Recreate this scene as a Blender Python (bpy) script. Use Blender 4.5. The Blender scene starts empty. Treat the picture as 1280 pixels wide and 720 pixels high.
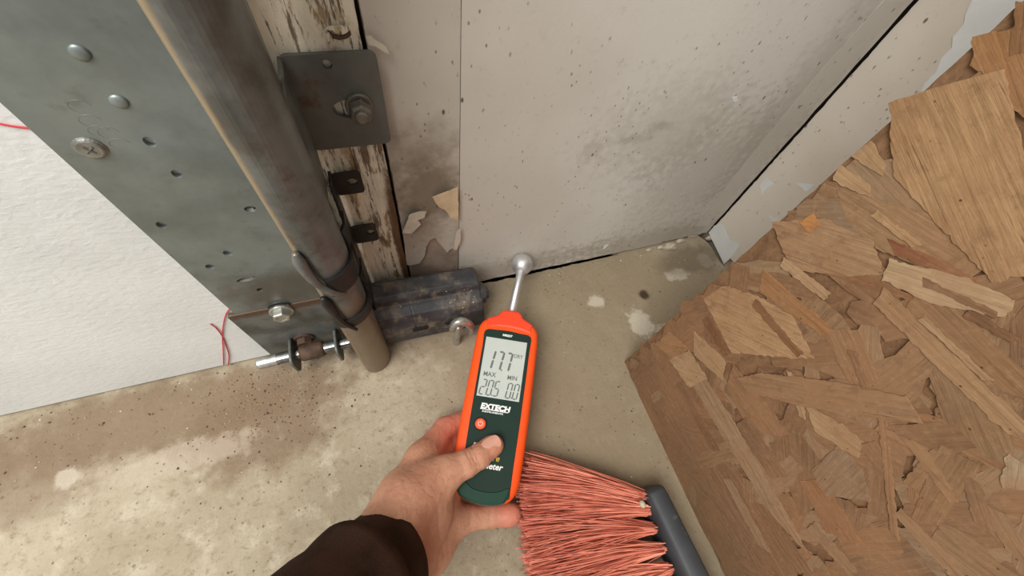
import bpy, bmesh, math, random
import numpy as np
from mathutils import Vector, Matrix, noise as mnoise
random.seed(7)
SC = bpy.context.scene
COL = SC.collection
# ---------------------------------------------------------------- camera
FPX, H = 479.735, 0.38
RW = Matrix(((0.94378651, -0.20606116, 0.25846821),
             (-0.30624023, -0.83940485, 0.44901717),
             (0.12443447, -0.50292972, -0.85532319)))       # image right / down / forward -> world
cam = bpy.data.cameras.new('camera'); cam_o = bpy.data.objects.new('camera', cam); COL.objects.link(cam_o)
cam.sensor_fit = 'HORIZONTAL'; cam.sensor_width = 36.0; cam.lens = FPX / 1280 * 36.0
cam.clip_start = 0.01; cam.clip_end = 50
m = Matrix.Identity(4)
for r in range(3):
    m[r][0], m[r][1], m[r][2] = RW[r][0], -RW[r][1], -RW[r][2]
m.translation = (0, 0, H)
cam_o.matrix_world = m
SC.camera = cam_o
# ---------------------------------------------------------------- light
wd = bpy.data.worlds.new('daylight'); SC.world = wd; wd.use_nodes = True
bg = wd.node_tree.nodes['Background']; bg.inputs[0].default_value = (0.97, 0.985, 1.0, 1); bg.inputs[1].default_value = 0.66
def area(name, loc, target, size, energy, col):
    l = bpy.data.lights.new(name, 'AREA'); l.shape = 'RECTANGLE'; l.size, l.size_y = size; l.energy = energy; l.color = col
    o = bpy.data.objects.new(name, l); COL.objects.link(o); o.location = loc
    o.rotation_euler = (Vector(target) - Vector(loc)).to_track_quat('-Z', 'Y').to_euler()
    return o
area('soft_key_light', (-0.75, -0.42, 1.5), (0.0, 0.1, 0.05), (0.9, 0.8), 34, (1.0, 0.98, 0.94))  # soft area light added from the upper left, no source in view
SC.view_settings.view_transform = 'Standard'; SC.view_settings.look = 'None'
SC.view_settings.gamma = 1.0; SC.view_settings.use_curve_mapping = False; SC.view_settings.exposure = 0.0

# ---------------------------------------------------------------- helpers
def at(px, py, X=None, Y=None, Z=None):
    r = RW @ Vector((px - 640, py - 360, FPX))
    t = X / r.x if X is not None else Y / r.y if Y is not None else (Z - H) / r.z
    return Vector((0, 0, H)) + r * t
def tag(o, label=None, cat=None, group=None, kind=None):
    for k, v in (('label', label), ('category', cat), ('group', group), ('kind', kind)):
        if v: o[k] = v
    return o
WMAT = {}
def obj(name, data, mat=None, parent=None, local=False, smooth=False, mw=None):
    """link one object; its vertices are in world space unless local"""
    o = bpy.data.objects.new(name, data); COL.objects.link(o)
    if mat is not None and data is not None:
        data.materials.clear(); data.materials.append(mat)
    if mw is not None: o.matrix_basis = mw
    if parent is not None:
        o.parent = parent
        if not local: o.matrix_parent_inverse = WMAT[parent.name].inverted()
    WMAT[o.name] = (WMAT[parent.name] if (parent is not None and local) else Matrix.Identity(4)) @ o.matrix_basis
    if smooth and data is not None:
        data.polygons.foreach_set('use_smooth', [True] * len(data.polygons))
    return o
def empty(name, loc, rot=None):
    o = bpy.data.objects.new(name, None); COL.objects.link(o); o.empty_display_size = 0.02
    mm = (rot.to_4x4() if rot else Matrix.Identity(4)); mm.translation = loc; o.matrix_basis = mm; WMAT[o.name] = mm
    return o
def mesh(name, v, f):
    me = bpy.data.meshes.new(name); me.from_pydata([tuple(p) for p in v], [], f); me.update(); return me
def recalc(me):
    b = bmesh.new(); b.from_mesh(me); bmesh.ops.recalc_face_normals(b, faces=b.faces); b.to_mesh(me); b.free(); return me
def bevel(o, w, seg=2):
    md = o.modifiers.new('bevel', 'BEVEL'); md.width = w; md.segments = seg; md.limit_method = 'ANGLE'; md.angle_limit = 0.6
    return o
def box_me(lo, hi):
    x0, y0, z0 = lo; x1, y1, z1 = hi
    v = [(x0,y0,z0),(x1,y0,z0),(x1,y1,z0),(x0,y1,z0),(x0,y0,z1),(x1,y0,z1),(x1,y1,z1),(x0,y1,z1)]
    return mesh('box', v, [(3,2,1,0),(4,5,6,7),(0,1,5,4),(1,2,6,5),(2,3,7,6),(3,0,4,7)])
def frame(d):
    d = Vector(d).normalized(); a = Vector((0,0,1)) if abs(d.z) < .9 else Vector((1,0,0))
    u = a.cross(d).normalized(); return u, d.cross(u), d
def lathe(org, d, prof, seg=24, rot=0.0):
    """prof: list of (radius, height along d)"""
    u, w, d = frame(d); org = Vector(org); v = []; f = []
    for r, h in prof:
        for k in range(seg):
            a = rot + 2*math.pi*k/seg; v.append(org + d*h + (u*math.cos(a) + w*math.sin(a))*r)
    n = len(prof)
    for i in range(n-1):
        for k in range(seg):
            f.append((i*seg+k, i*seg+(k+1)%seg, (i+1)*seg+(k+1)%seg, (i+1)*seg+k))
    f.append(tuple(range(seg-1, -1, -1))); f.append(tuple((n-1)*seg+k for k in range(seg)))
    return recalc(mesh('lathe', v, f))
def join(*mes):
    b = bmesh.new()
    for x in mes: b.from_mesh(x)
    me = bpy.data.meshes.new('joined'); b.to_mesh(me); b.free(); return me
def sweep(pts, rad, seg=10, caps=True):
    pts = [Vector(p) for p in pts]; n = len(pts)
    if not isinstance(rad, (list, tuple)): rad = [rad]*n
    v = []; f = []; u = None
    for i, p in enumerate(pts):
        d = (pts[min(i+1, n-1)] - pts[max(i-1, 0)]).normalized()
        u = frame(d)[0] if u is None else (u - d*u.dot(d)).normalized()
        w = d.cross(u)
        for k in range(seg):
            a = 2*math.pi*k/seg; v.append(p + (u*math.cos(a) + w*math.sin(a))*rad[i])
    for i in range(n-1):
        for k in range(seg):
            f.append((i*seg+k, i*seg+(k+1)%seg, (i+1)*seg+(k+1)%seg, (i+1)*seg+k))
    if caps: f.append(tuple(range(seg-1,-1,-1))); f.append(tuple((n-1)*seg+k for k in range(seg)))
    return mesh('sweep', v, f)
def spline(P, n=8):
    P = [Vector(p) for p in P]; out = []
    for i in range(len(P)-1):
        a, b = P[max(i-1,0)], P[i]; c, d = P[i+1], P[min(i+2,len(P)-1)]
        for k in range(n):
            t = k/n; out.append(.5*((2*b)+(c-a)*t+(2*a-5*b+4*c-d)*t*t+(3*b-a-3*c+d)*t**3))
    out.append(P[-1]); return out
def plate(outline, holes, thick, mw):
    """flat plate with holes from 2D loops; local XY, thickness along +Z; returned in world space"""
    cu = bpy.data.curves.new('tmp', 'CURVE'); cu.dimensions = '2D'; cu.fill_mode = 'BOTH'; cu.extrude = thick/2
    for loop in [outline] + list(holes):
        s = cu.splines.new('POLY'); s.points.add(len(loop)-1); s.use_cyclic_u = True
        for p, q in zip(s.points, loop): p.co = (q[0], q[1], 0, 1)
    o = bpy.data.objects.new('tmp', cu); COL.objects.link(o)
    dg = bpy.context.evaluated_depsgraph_get(); dg.update()
    me = bpy.data.meshes.new_from_object(o.evaluated_get(dg))
    bpy.data.objects.remove(o); bpy.data.curves.remove(cu)
    me.transform(Matrix.Translation((0,0,thick/2))); me.transform(mw)
    b = bmesh.new(); b.from_mesh(me); bmesh.ops.remove_doubles(b, verts=b.verts, dist=1e-6); bmesh.ops.recalc_face_normals(b, faces=b.faces); b.to_mesh(me); b.free()
    return me
def rrect(x0, y0, x1, y1, r, n=5):
    out = []
    for cx, cy, a0 in ((x1-r,y1-r,0),(x0+r,y1-r,90),(x0+r,y0+r,180),(x1-r,y0+r,270)):
        for k in range(n+1):
            a = math.radians(a0 + 90*k/n); out.append((cx+r*math.cos(a), cy+r*math.sin(a)))
    return out
def ell(cx, cy, rx, ry, n=18, rot=0):
    c, s = math.cos(rot), math.sin(rot)
    return [(cx + rx*math.cos(a)*c - ry*math.sin(a)*s, cy + rx*math.cos(a)*s + ry*math.sin(a)*c) for a in [2*math.pi*k/n for k in range(n)]]
def ragged(loop, step, amp, seed=0.0, keep=None):
    """subdivide a loop and jitter it; keep(x,y) -> True leaves a point where it is"""
    out = []; n = len(loop)
    for i in range(n):
        a, b = Vector(loop[i]).to_2d(), Vector(loop[(i+1)%n]).to_2d()
        k = max(1, int((b-a).length/step))
        for j in range(k):
            p = a.lerp(b, j/k)
            if not (keep and keep(p.x, p.y)):
                p = p + Vector((mnoise.noise((p.x*400, p.y*400, seed)) + .6*mnoise.noise((p.x*1300, p.y*1300, seed)),
                                mnoise.noise((p.x*400, p.y*400, seed+9)) + .6*mnoise.noise((p.x*1300, p.y*1300, seed+9))))*amp
            out.append((p.x, p.y))
    return out
def M_XZ(Y):      # local x -> X, local y -> Z, thickness toward the viewer (-Y)
    return Matrix(((1,0,0,0),(0,0,-1,Y),(0,1,0,0),(0,0,0,1)))
def M_YZ(X):      # local x -> Y, local y -> Z, thickness toward -X
    return Matrix(((0,0,-1,X),(1,0,0,0),(0,1,0,0),(0,0,0,1)))
def sheet(prof, th, z0, z1):
    """bent sheet metal: 2D profile (X,Y) with thickness, extruded in Z"""
    P = [Vector(p) for p in prof]; n = len(P); L = []; R = []
    for i in range(n):
        d = (P[min(i+1,n-1)] - P[max(i-1,0)]).normalized(); q = Vector((-d.y, d.x))*th/2
        L.append(P[i]+q); R.append(P[i]-q)
    loop = L + R[::-1]; k = len(loop); v = [(p.x,p.y,z0) for p in loop] + [(p.x,p.y,z1) for p in loop]
    f = [(i,(i+1)%k,k+(i+1)%k,k+i) for i in range(k)]
    for i in range(n-1):
        f.append((i, i+1, k-2-i, k-1-i)); f.append((k+k-1-i, k+k-2-i, k+i+1, k+i))
    return recalc(mesh('sheet', v, f))
def inset_loop(loop, d):
    n = len(loop); out = []
    for i in range(n):
        a, b, c = Vector(loop[i-1]), Vector(loop[i]), Vector(loop[(i+1)%n])
        e1 = (b-a).normalized(); e2 = (c-b).normalized(); nn = Vector((-(e1.y+e2.y), e1.x+e2.x))
        if nn.length < 1e-6: nn = Vector((-e1.y, e1.x))
        nn.normalize(); out.append((b.x+nn.x*d, b.y+nn.y*d))
    return out
def pillow(loop, layers):
    """loop counter-clockwise; layers: (z, inset)"""
    v = []; f = []; n = len(loop)
    for z, ins in layers:
        v += [(x, y, z) for x, y in inset_loop(loop, ins)]
    for i in range(len(layers)-1):
        for k in range(n): f.append((i*n+k, i*n+(k+1)%n, (i+1)*n+(k+1)%n, (i+1)*n+k))
    f.append(tuple(range(n-1,-1,-1))); f.append(tuple((len(layers)-1)*n+k for k in range(n)))
    return recalc(mesh('pillow', v, f))
def text_me(body, size, shear=0.0, bold=0.0, sx=1.0):
    cu = bpy.data.curves.new('txt', 'FONT'); cu.body = body; cu.size = size; cu.shear = shear; cu.offset = bold; cu.extrude = 0.00008; cu.resolution_u = 3
    o = bpy.data.objects.new('txt', cu); COL.objects.link(o)
    dg = bpy.context.evaluated_depsgraph_get(); dg.update()
    me = bpy.data.meshes.new_from_object(o.evaluated_get(dg)); bpy.data.objects.remove(o); bpy.data.curves.remove(cu)
    me.transform(Matrix.Diagonal((sx,1,1,1))); return me

# ---------------------------------------------------------------- materials
def lin(c):
    return tuple(((x/255)/12.92 if x/255 <= .04045 else ((x/255+.055)/1.055)**2.4) for x in c) + (1,)
class NT:
    def __init__(s, name):
        s.m = bpy.data.materials.new(name); s.m.use_nodes = True; s.t = s.m.node_tree; s.b = s.t.nodes['Principled BSDF']
        s.tc = s.t.nodes.new('ShaderNodeTexCoord'); s.P = s.tc.outputs['Object']
    def n(s, kind, **kw):
        x = s.t.nodes.new(kind)
        for k, v in kw.items(): setattr(x, k, v)
        return x
    def put(s, sock, v):
        if hasattr(v, 'is_output'): s.t.links.new(v, sock)
        else: sock.default_value = v
    def math(s, op, a, b=0.0, c=None, clamp=False):
        x = s.n('ShaderNodeMath', operation=op, use_clamp=clamp); s.put(x.inputs[0], a); s.put(x.inputs[1], b)
        if c is not None: s.put(x.inputs[2], c)
        return x.outputs[0]
    def vec(s, scale):
        if scale is None: return s.P
        x = s.n('ShaderNodeMapping'); s.t.links.new(s.P, x.inputs[0]); x.inputs['Scale'].default_value = scale; return x.outputs[0]
    def noise(s, scale, detail=4, rough=.55, stretch=None, dist=0.0):
        x = s.n('ShaderNodeTexNoise'); s.t.links.new(s.vec(stretch), x.inputs['Vector'])
        x.inputs['Scale'].default_value = scale; x.inputs['Detail'].default_value = detail; x.inputs['Roughness'].default_value = rough; x.inputs['Distortion'].default_value = dist
        return x.outputs['Fac']
    def voro(s, scale, stretch=None, rnd=1.0):
        x = s.n('ShaderNodeTexVoronoi'); s.t.links.new(s.vec(stretch), x.inputs['Vector']); x.inputs['Scale'].default_value = scale; x.inputs['Randomness'].default_value = rnd
        return x.outputs['Distance'], x.outputs['Color']
    def rng(s, v, lo, hi, a=0.0, b=1.0):
        x = s.n('ShaderNodeMapRange', interpolation_type='SMOOTHSTEP'); s.put(x.inputs[0], v)
        x.inputs[1].default_value = lo; x.inputs[2].default_value = hi; x.inputs[3].default_value = a; x.inputs[4].default_value = b
        return x.outputs[0]
    def region(s, c, r, soft=.35, wob=.6, wscale=40):
        a = s.n('ShaderNodeVectorMath', operation='SUBTRACT'); s.t.links.new(s.P, a.inputs[0]); a.inputs[1].default_value = c
        d = s.n('ShaderNodeVectorMath', operation='DIVIDE'); s.t.links.new(a.outputs[0], d.inputs[0]); d.inputs[1].default_value = r
        l = s.n('ShaderNodeVectorMath', operation='LENGTH'); s.t.links.new(d.outputs[0], l.inputs[0])
        w = s.math('MULTIPLY_ADD', s.noise(wscale, 6, .6), wob*2, -wob)
        return s.rng(s.math('ADD', l.outputs['Value'], w), 1+soft, 1-soft)
    def mix(s, fac, a, b, mode='MIX'):
        x = s.n('ShaderNodeMix', data_type='RGBA', blend_type=mode); s.put(x.inputs[0], fac)
        s.put(x.inputs[6], a); s.put(x.inputs[7], b); return x.outputs[2]
    def bump(s, h, strength=.3, dist=.001):
        x = s.n('ShaderNodeBump'); x.inputs['Strength'].default_value = strength; x.inputs['Distance'].default_value = dist
        s.put(x.inputs['Height'], h); s.t.links.new(x.outputs[0], s.b.inputs['Normal']); return x
    def fin(s, col, rough=.6, metal=0.0, spec=None):
        s.put(s.b.inputs['Base Color'], col); s.put(s.b.inputs['Roughness'], rough); s.put(s.b.inputs['Metallic'], metal)
        if spec is not None: s.put(s.b.inputs['Specular IOR Level'], spec)
        return s.m
def plain(name, c, rough=.5, metal=0.0, var=.12, scale=60, bump=.1, spec=None, dirt=None, dlo=.55, dhi=.7, dscale=45):
    k = NT(name); base = lin(c)
    dark = tuple(x*(1-var*2) for x in base[:3]) + (1,)
    col = k.mix(k.rng(k.noise(scale, 5), .35, .7), base, dark)
    if dirt: col = k.mix(k.math('MULTIPLY', k.rng(k.noise(dscale, 7, .65), dlo, dhi), .85), col, lin(dirt))
    if bump: k.bump(k.noise(scale*8, 4), bump, .0006)
    return k.fin(col, rough, metal, spec)

MT = {}
# concrete floor
k = NT('concrete')
c = k.mix(k.rng(k.noise(9, 5, .6), .35, .68), lin((174,162,140)), lin((156,143,120)))
c = k.mix(k.rng(k.noise(45, 6, .65), .48, .7), c, lin((184,173,152)))
c = k.mix(k.math('MULTIPLY', k.rng(k.noise(130, 7, .7, (1,1.3,1), .3), .52, .68), .65), c, lin((132,115,92)))
c = k.mix(k.math('MULTIPLY', k.rng(k.noise(420, 5, .7), .56, .7), .5), c, lin((120,102,80)))
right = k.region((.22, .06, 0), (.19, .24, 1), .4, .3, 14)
c = k.mix(k.math('MULTIPLY', right, .8), c, lin((130,115,92)))  # darker concrete on the right, with the crouching person's shade painted in
for cc, rr, s in (((-.22,.150,0),(.16,.030,1),.8), ((-.145,.118,0),(.060,.038,1),.85), ((-.32,.125,0),(.07,.03,1),.6), ((.0,.17,0),(.08,.03,1),.35)):
    c = k.mix(k.math('MULTIPLY', k.region(cc, rr, .35, .7, 55), s), c, lin((124,104,83)))
c = k.mix(k.math('MULTIPLY', k.region((-.21,.108,0),(.06,.012,1), .3, 1.1, 80), .5), c, lin((186,172,154)))
for cc, rr in (((.325,.168,0),(.018,.008,1)), ((.375,.178,0),(.010,.010,1)), ((.268,.10,0),(.014,.010,1)), ((.205,.158,0),(.010,.007,1)), ((.245,.118,0),(.014,.018,1)),((-.285,.118,0),(.009,.008,1))):
    c = k.mix(k.math('MULTIPLY', k.region(cc, rr, .25, .9, 110), .75), c, lin((188,178,160)))
c = k.mix(k.region((.268,.152,0),(.0062,.0062,1), .4, .4, 200), c, lin((66,52,38)))
c = k.mix(k.math('MULTIPLY', k.region((.36,.185,0),(.05,.02,1), .4, .6, 60), .6), c, lin((98,86,68)))
d, vc = k.voro(150); d = k.math('ADD', d, k.math('MULTIPLY_ADD', k.noise(500, 4, .7), .5, -.25)); pit = k.math('MULTIPLY', k.rng(d, .14, .04), k.rng(k.noise(30, 3), .44, .60))
d2, _ = k.voro(62); d2 = k.math('ADD', d2, k.math('MULTIPLY_ADD', k.noise(260, 4, .7), .3, -.15)); pit2 = k.math('MULTIPLY', k.rng(d2, .075, .02), k.rng(k.noise(22, 3, .5), .42, .6))
c = k.mix(k.math('MULTIPLY', pit, .8), c, lin((92,76,56))); c = k.mix(k.math('MULTIPLY', pit2, .85), c, lin((70,56,42)))
h = k.math('ADD', k.math('MULTIPLY', k.noise(220, 6, .65), .6), k.math('MULTIPLY', k.math('ADD', pit, pit2), -.9))
h = k.math('ADD', h, k.math('MULTIPLY', k.noise(38, 4, .6), 1.2))
k.bump(h, .55, .0022)
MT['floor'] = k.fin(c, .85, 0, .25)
# painted drywall
def wallmat(name, base, base2, white_bits=False):
    k = NT(name)
    c = k.mix(k.rng(k.noise(7, 4, .5), .35, .65), lin(base), lin(base2))
    if name == 'drywall_paint':
        for cc, rr, s in (((.222,.215,.192),(.012,1,.005),.5), ((.205,.215,.183),(.014,1,.005),.4), ((.165,.215,.175),(.012,1,.012),.3), ((.235,.215,.185),(.06,1,.045),.30), ((.31,.215,.13),(.07,1,.06),.34), ((.10,.215,.02),(.13,1,.018),.5), ((.30,.215,.015),(.12,1,.025),.55), ((.36,.215,.20),(.03,1,.09),.3)):
            c = k.mix(k.math('MULTIPLY', k.region(cc, rr, .6, 1.4, 150), s*.7), c, lin((128,116,98)))
        gr = .33
    elif name == 'drywall_paper':
        for cc, rr, s in (((.03,.215,.155),(.022,1,.04),.75), ((.025,.215,.19),(.03,1,.03),.4), ((.02,.215,.11),(.02,1,.03),.4)):
            c = k.mix(k.math('MULTIPLY', k.region(cc, rr, .6, .9, 90), s), c, lin((112,96,76)))
        gr = .4
    else: gr = .35
    c = k.mix(k.math('MULTIPLY', k.rng(k.noise(120, 7, .7), .58, .75), gr), c, lin((120,106,88)))
    d, vc = k.voro(75, (1,1,.55)); sp = k.math('MULTIPLY', k.rng(d, .10, .05), k.rng(k.noise(35, 2), .46, .56))
    d2, _ = k.voro(190, (1,1,.6)); sp2 = k.math('MULTIPLY', k.rng(d2, .17, .07), k.rng(k.noise(22, 4), .46, .56))
    d3, _ = k.voro(105, (1,1,.28)); sp = k.math('MAXIMUM', sp, k.math('MULTIPLY', k.rng(d3, .07, .03), k.rng(k.noise(31, 2), .46, .54)))
    c = k.mix(k.math('MULTIPLY', sp, .85), c, lin((66,56,44))); c = k.mix(k.math('MULTIPLY', sp2, .7), c, lin((92,78,60)))
    k.bump(k.math('ADD', k.noise(300, 4), k.math('MULTIPLY', k.noise(18, 3), 2.5)), .12, .0010)
    return k.fin(c, .5, 0, .35)
MT['wall'] = wallmat('drywall_paint', (206,200,190), (196,189,177))
MT['paper'] = wallmat('drywall_paper', (198,191,180), (186,177,163))
MT['side'] = wallmat('side_wall_paper', (216,207,194), (204,192,176))
MT['tape'] = wallmat('joint_tape', (202,195,184), (190,182,168))
MT['core'] = plain('drywall_core', (176,154,136), .85, var=.2, scale=40, bump=.3)
MT['peach'] = plain('bare_paper', (212,186,150), .8, var=.1, scale=90, bump=.2, dirt=(170,136,106))
MT['paper2'] = plain('lifted_paper', (204,192,174), .7, var=.08, scale=120, bump=.2, dirt=(160,142,120))
MT['white'] = plain('white_paint', (222,224,222), .5, var=.04, scale=40, bump=.1, dirt=(190,182,170), dlo=.66, dhi=.8)
MT['crack'] = plain('dark_gap', (40,32,25), .95, var=.2)
# weathered jamb
k = NT('weathered_wood')
st = (1, 1, .13)
c = k.mix(k.rng(k.noise(90, 6, .6, st), .35, .65), lin((206,188,152)), lin((150,124,88)))
c = k.mix(k.rng(k.noise(210, 7, .7, st), .56, .66), c, lin((84,62,40)))
c = k.mix(k.math('MULTIPLY', k.rng(k.noise(75, 7, .7, (1,1,.3)), .40, .46), .92), c, lin((238,230,208)))
c = k.mix(k.math('MULTIPLY', k.rng(k.noise(210, 7, .75, (1,1,.10)), .545, .59), .85), c, lin((86,64,42)))
c = k.mix(k.region((.0035,.21,.1),(.0055,.2,.09), .3, .35, 120), c, lin((104,78,52)))
k.bump(k.math('ADD', k.noise(240, 6, .7, st), k.math('MULTIPLY', k.noise(60, 6, .65, (1,1,.35)), 1.5)), .9, .002)
MT['jamb'] = k.fin(c, .42, 0, .6)
# galvanised steel
k = NT('galvanised_steel')
c = k.mix(k.rng(k.noise(22, 5, .6), .35, .68), lin((138,146,144)), lin((116,123,121)))
c = k.mix(k.math('MULTIPLY', k.rng(k.noise(55, 6, .65), .56, .72), .5), c, lin((92,94,90)))
c = k.mix(k.math('MULTIPLY', k.region((-.075,.18,.115),(.05,1,.022), .5, .8, 90), .6), c, lin((92,80,66)))
k.bump(k.noise(70, 4), .06, .001)
MT['galv'] = k.fin(c, k.rng(k.noise(30, 4), .3, .7, .38, .55), .55)
k = NT('bracket_steel')
c = k.mix(k.rng(k.noise(40, 6, .6), .4, .68), lin((116,120,116)), lin((88,88,83)))
c = k.mix(k.math('MULTIPLY', k.rng(k.noise(75, 7, .7), .56, .68), .7), c, lin((104,80,56)))
c = k.mix(k.math('MULTIPLY', k.region((-.08,.18,.091),(.07,1,.006), .5, .7, 150), .85), c, lin((92,66,44)))
k.bump(k.noise(160, 5), .12, .001)
MT['bracket'] = k.fin(c, .5, .45)
k = NT('track_steel')
c = k.mix(k.rng(k.noise(30, 5, .6), .38, .66), lin((122,124,122)), lin((92,92,88)))
c = k.mix(k.math('MULTIPLY', k.rng(k.noise(60, 7, .7), .52, .68), .55), c, lin((98,82,64)))
c = k.mix(k.region((-.0545,.146,.20),(.0042,.0075,.9), .35, .35, 90), c, lin((164,145,116)))
c = k.mix(k.math('MULTIPLY', k.region((-.045,.145,.02),(.05,.05,.11), .4, .5, 50), .75), c, lin((138,120,96)))
k.bump(k.noise(120, 5), .12, .001)
MT['track'] = k.fin(c, .38, .5)
MT['plate'] = plain('jamb_plate_steel', (104,106,102), .5, .45, .12, 50, .1, dirt=(92,72,54), dlo=.58, dhi=.72)
MT['rust'] = plain('rusty_steel', (92,70,54), .75, .2, .25, 120, .4, dirt=(70,50,38))
MT['zinc'] = plain('zinc_bolt', (186,186,178), .35, .75, .12, 150, .15, dirt=(120,104,84), dlo=.6)
MT['chrome'] = plain('bright_shaft', (150,150,150), .22, .9, .2, 150, .05, dirt=(70,58,48), dlo=.5)
MT['lag2'] = plain('worn_screw', (150,150,144), .4, .7, .15, 200, .2, dirt=(110,102,90))
MT['lag'] = plain('lag_bolt_steel', (124,118,106), .5, .5, .15, 160, .25, dirt=(98,84,66))
k = NT('dusty_black')
c = k.mix(k.rng(k.noise(40, 4), .4, .7), lin((50,50,52)), lin((72,72,74)))
c = k.mix(k.math('MULTIPLY', k.rng(k.noise(55, 8, .7), .48, .66), .6), c, lin((136,120,100)))
d, vc = k.voro(240); c = k.mix(k.math('MULTIPLY', k.rng(d, .2, .1), k.rng(k.noise(50, 3), .54, .62)), c, lin((196,180,150)))
k.bump(k.noise(200, 5), .25, .001)
MT['black'] = k.fin(c, .45, 0, .5)
MT['blacksteel'] = plain('black_steel', (42,40,39), .45, .3, .2, 60, .15, dirt=(96,80,64), dlo=.6, dhi=.75)
# door skin
k = NT('door_white')
c = k.mix(k.rng(k.noise(12, 4), .35, .7), lin((226,228,226)), lin((216,218,216)))
c = k.mix(k.math('MULTIPLY', k.rng(k.noise(55, 7, .7), .66, .78), .35), c, lin((168,158,144)))
k.bump(k.noise(190, 3, .5, (1,1,1.7), .4), .35, .0010)
MT['door'] = k.fin(c, .5, 0, .4)
MT['seal'] = plain('rubber_seal', (96,90,82), .8, var=.2)
MT['thread'] = plain('red_thread', (206,60,74), .8, bump=0)
# meter
MT['orange'] = plain('orange_rubber', (246,84,20), .5, var=.03, bump=.05)
MT['redcap'] = plain('red_orange_cap', (240,70,34), .5, var=.03, bump=.05)
MT['green'] = plain('dark_green_plastic', (28,50,42), .6, var=.04, bump=.05, spec=.25)
MT['green2'] = plain('gloss_green_plastic', (16,58,42), .3, var=.04, bump=0)
MT['lcd'] = plain('lcd_glass', (190,196,190), .25, var=.02, bump=0)
MT['seg'] = plain('lcd_segment', (104,110,106), .4, bump=0, var=0)
MT['ltr'] = plain('white_print', (236,236,232), .5, bump=0, var=0)
MT['ylw'] = plain('yellow_print', (196,160,40), .5, bump=0, var=0)
MT['btn'] = plain('orange_button', (236,96,56), .4, bump=0, var=.02)
MT['hole'] = plain('black_recess', (16,16,16), .8, bump=0)
MT['alu'] = plain('brushed_aluminium', (222,222,222), .36, .8, .05, 200, .05)
# skin
k = NT('skin')
c = k.mix(k.rng(k.noise(28, 4), .35, .68), lin((204,152,124)), lin((186,131,105)))
c = k.mix(k.math('MULTIPLY', k.rng(k.noise(160, 5, .6), .5, .7), .35), c, lin((160,102,80)))
for cc, rr, s in ((at(640,644,Z=.018), (.014,.014,.014), .6), (at(556,532,Z=.024), (.024,.024,.03), .5), (at(617,557,Z=.05), (.012,.012,.012), .35)):
    c = k.mix(k.math('MULTIPLY', k.region(tuple(cc), rr, .6, .2, 60), s), c, lin((206,112,92)))
wr = k.noise(190, 5, .6, (1, .7, 1), .3)
k.bump(k.math('ADD', wr, k.math('MULTIPLY', k.noise(90, 4, .6, None, 1.0), 1.6)), .5, .0012)
k.b.inputs['Subsurface Weight'].default_value = .12; k.b.inputs['Subsurface Radius'].default_value = (.006,.002,.001); k.b.inputs['Subsurface Scale'].default_value = .5
MT['skin'] = k.fin(c, .5, 0, .4)
MT['nail'] = plain('fingernail', (212,158,138), .32, var=.03, bump=0)
k = NT('brown_fleece')
c = k.mix(k.rng(k.noise(40, 5), .35, .7), lin((66,46,36)), lin((48,33,25)))
k.bump(k.noise(900, 3), .5, .0008)
MT['sleeve'] = k.fin(c, .95, 0, .1)
# broom
k = NT('red_bristle')
at_ = k.n('ShaderNodeAttribute', attribute_name='tone')
c = k.mix(at_.outputs['Fac'], lin((196,100,82)), lin((240,158,130)))
c = k.mix(k.math('MULTIPLY', k.rng(k.noise(70, 3), .55, .75), .4), c, lin((150,74,58)))
MT['bristle'] = k.fin(c, .5, 0, .4)
MT['block'] = plain('broom_plastic', (60,63,66), .6, var=.15, scale=40, bump=.2, dirt=(104,104,102), dlo=.62, dhi=.74)
MT['bead'] = plain('pale_bead', (190,178,150), .6)
# osb
k = NT('osb_strand')
oi = k.n('ShaderNodeObjectInfo')
g = k.noise(1, 5, .65, (520, 34, 520), .3)
c = k.mix(k.rng(g, .35, .7), oi.outputs['Color'], (.70,.67,.64,1), 'MULTIPLY')
c = k.mix(k.math('MULTIPLY', k.rng(k.noise(38, 5, .6), .45, .72), .35), c, lin((128,92,60)))
d, _ = k.voro(260); c = k.mix(k.math('MULTIPLY', k.rng(d, .17, .07), k.rng(k.noise(60, 2), .5, .6)), c, lin((78,54,34)))
k.bump(g, .4, .0012)
gp = k.n('ShaderNodeNewGeometry'); k.P = gp.outputs['Position']
c = k.mix(k.math('MULTIPLY', k.rng(k.noise(26, 6, .65), .38, .66), .55), c, lin((142,106,76)))
c = k.mix(k.math('MULTIPLY', k.rng(k.noise(90, 6, .7), .54, .68), .5), c, lin((116,84,60)))
c = k.mix(k.math('MULTIPLY', k.rng(k.noise(300, 5, .75), .50, .66), .10), c, lin((206,170,128)))
k.P = k.tc.outputs['Object']
c = k.mix(k.math('MULTIPLY', k.rng(k.noise(1, 4, .7, (900, 22, 900), .2), .60, .66), .7), c, lin((88,60,40)))
MT['strand'] = k.fin(c, .62, 0, .3)
k = NT('osb_core')
g = k.noise(1, 6, .7, (60, 160, 90), .5)
c = k.mix(k.rng(g, .3, .7), lin((134,102,74)), lin((104,76,54)))
k.bump(g, .6, .002)
MT['osb'] = k.fin(c, .75, 0, .2)
MT['grit_dark'] = plain('dark_grit', (98,80,60), .9); MT['grit_tan'] = plain('tan_grit', (168,144,110), .9); MT['chip_white'] = plain('white_chip', (214,206,190), .8)
MT['crumb'] = plain('plaster_crumb', (186,174,154), .9, var=.15, scale=200, bump=.4)

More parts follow.
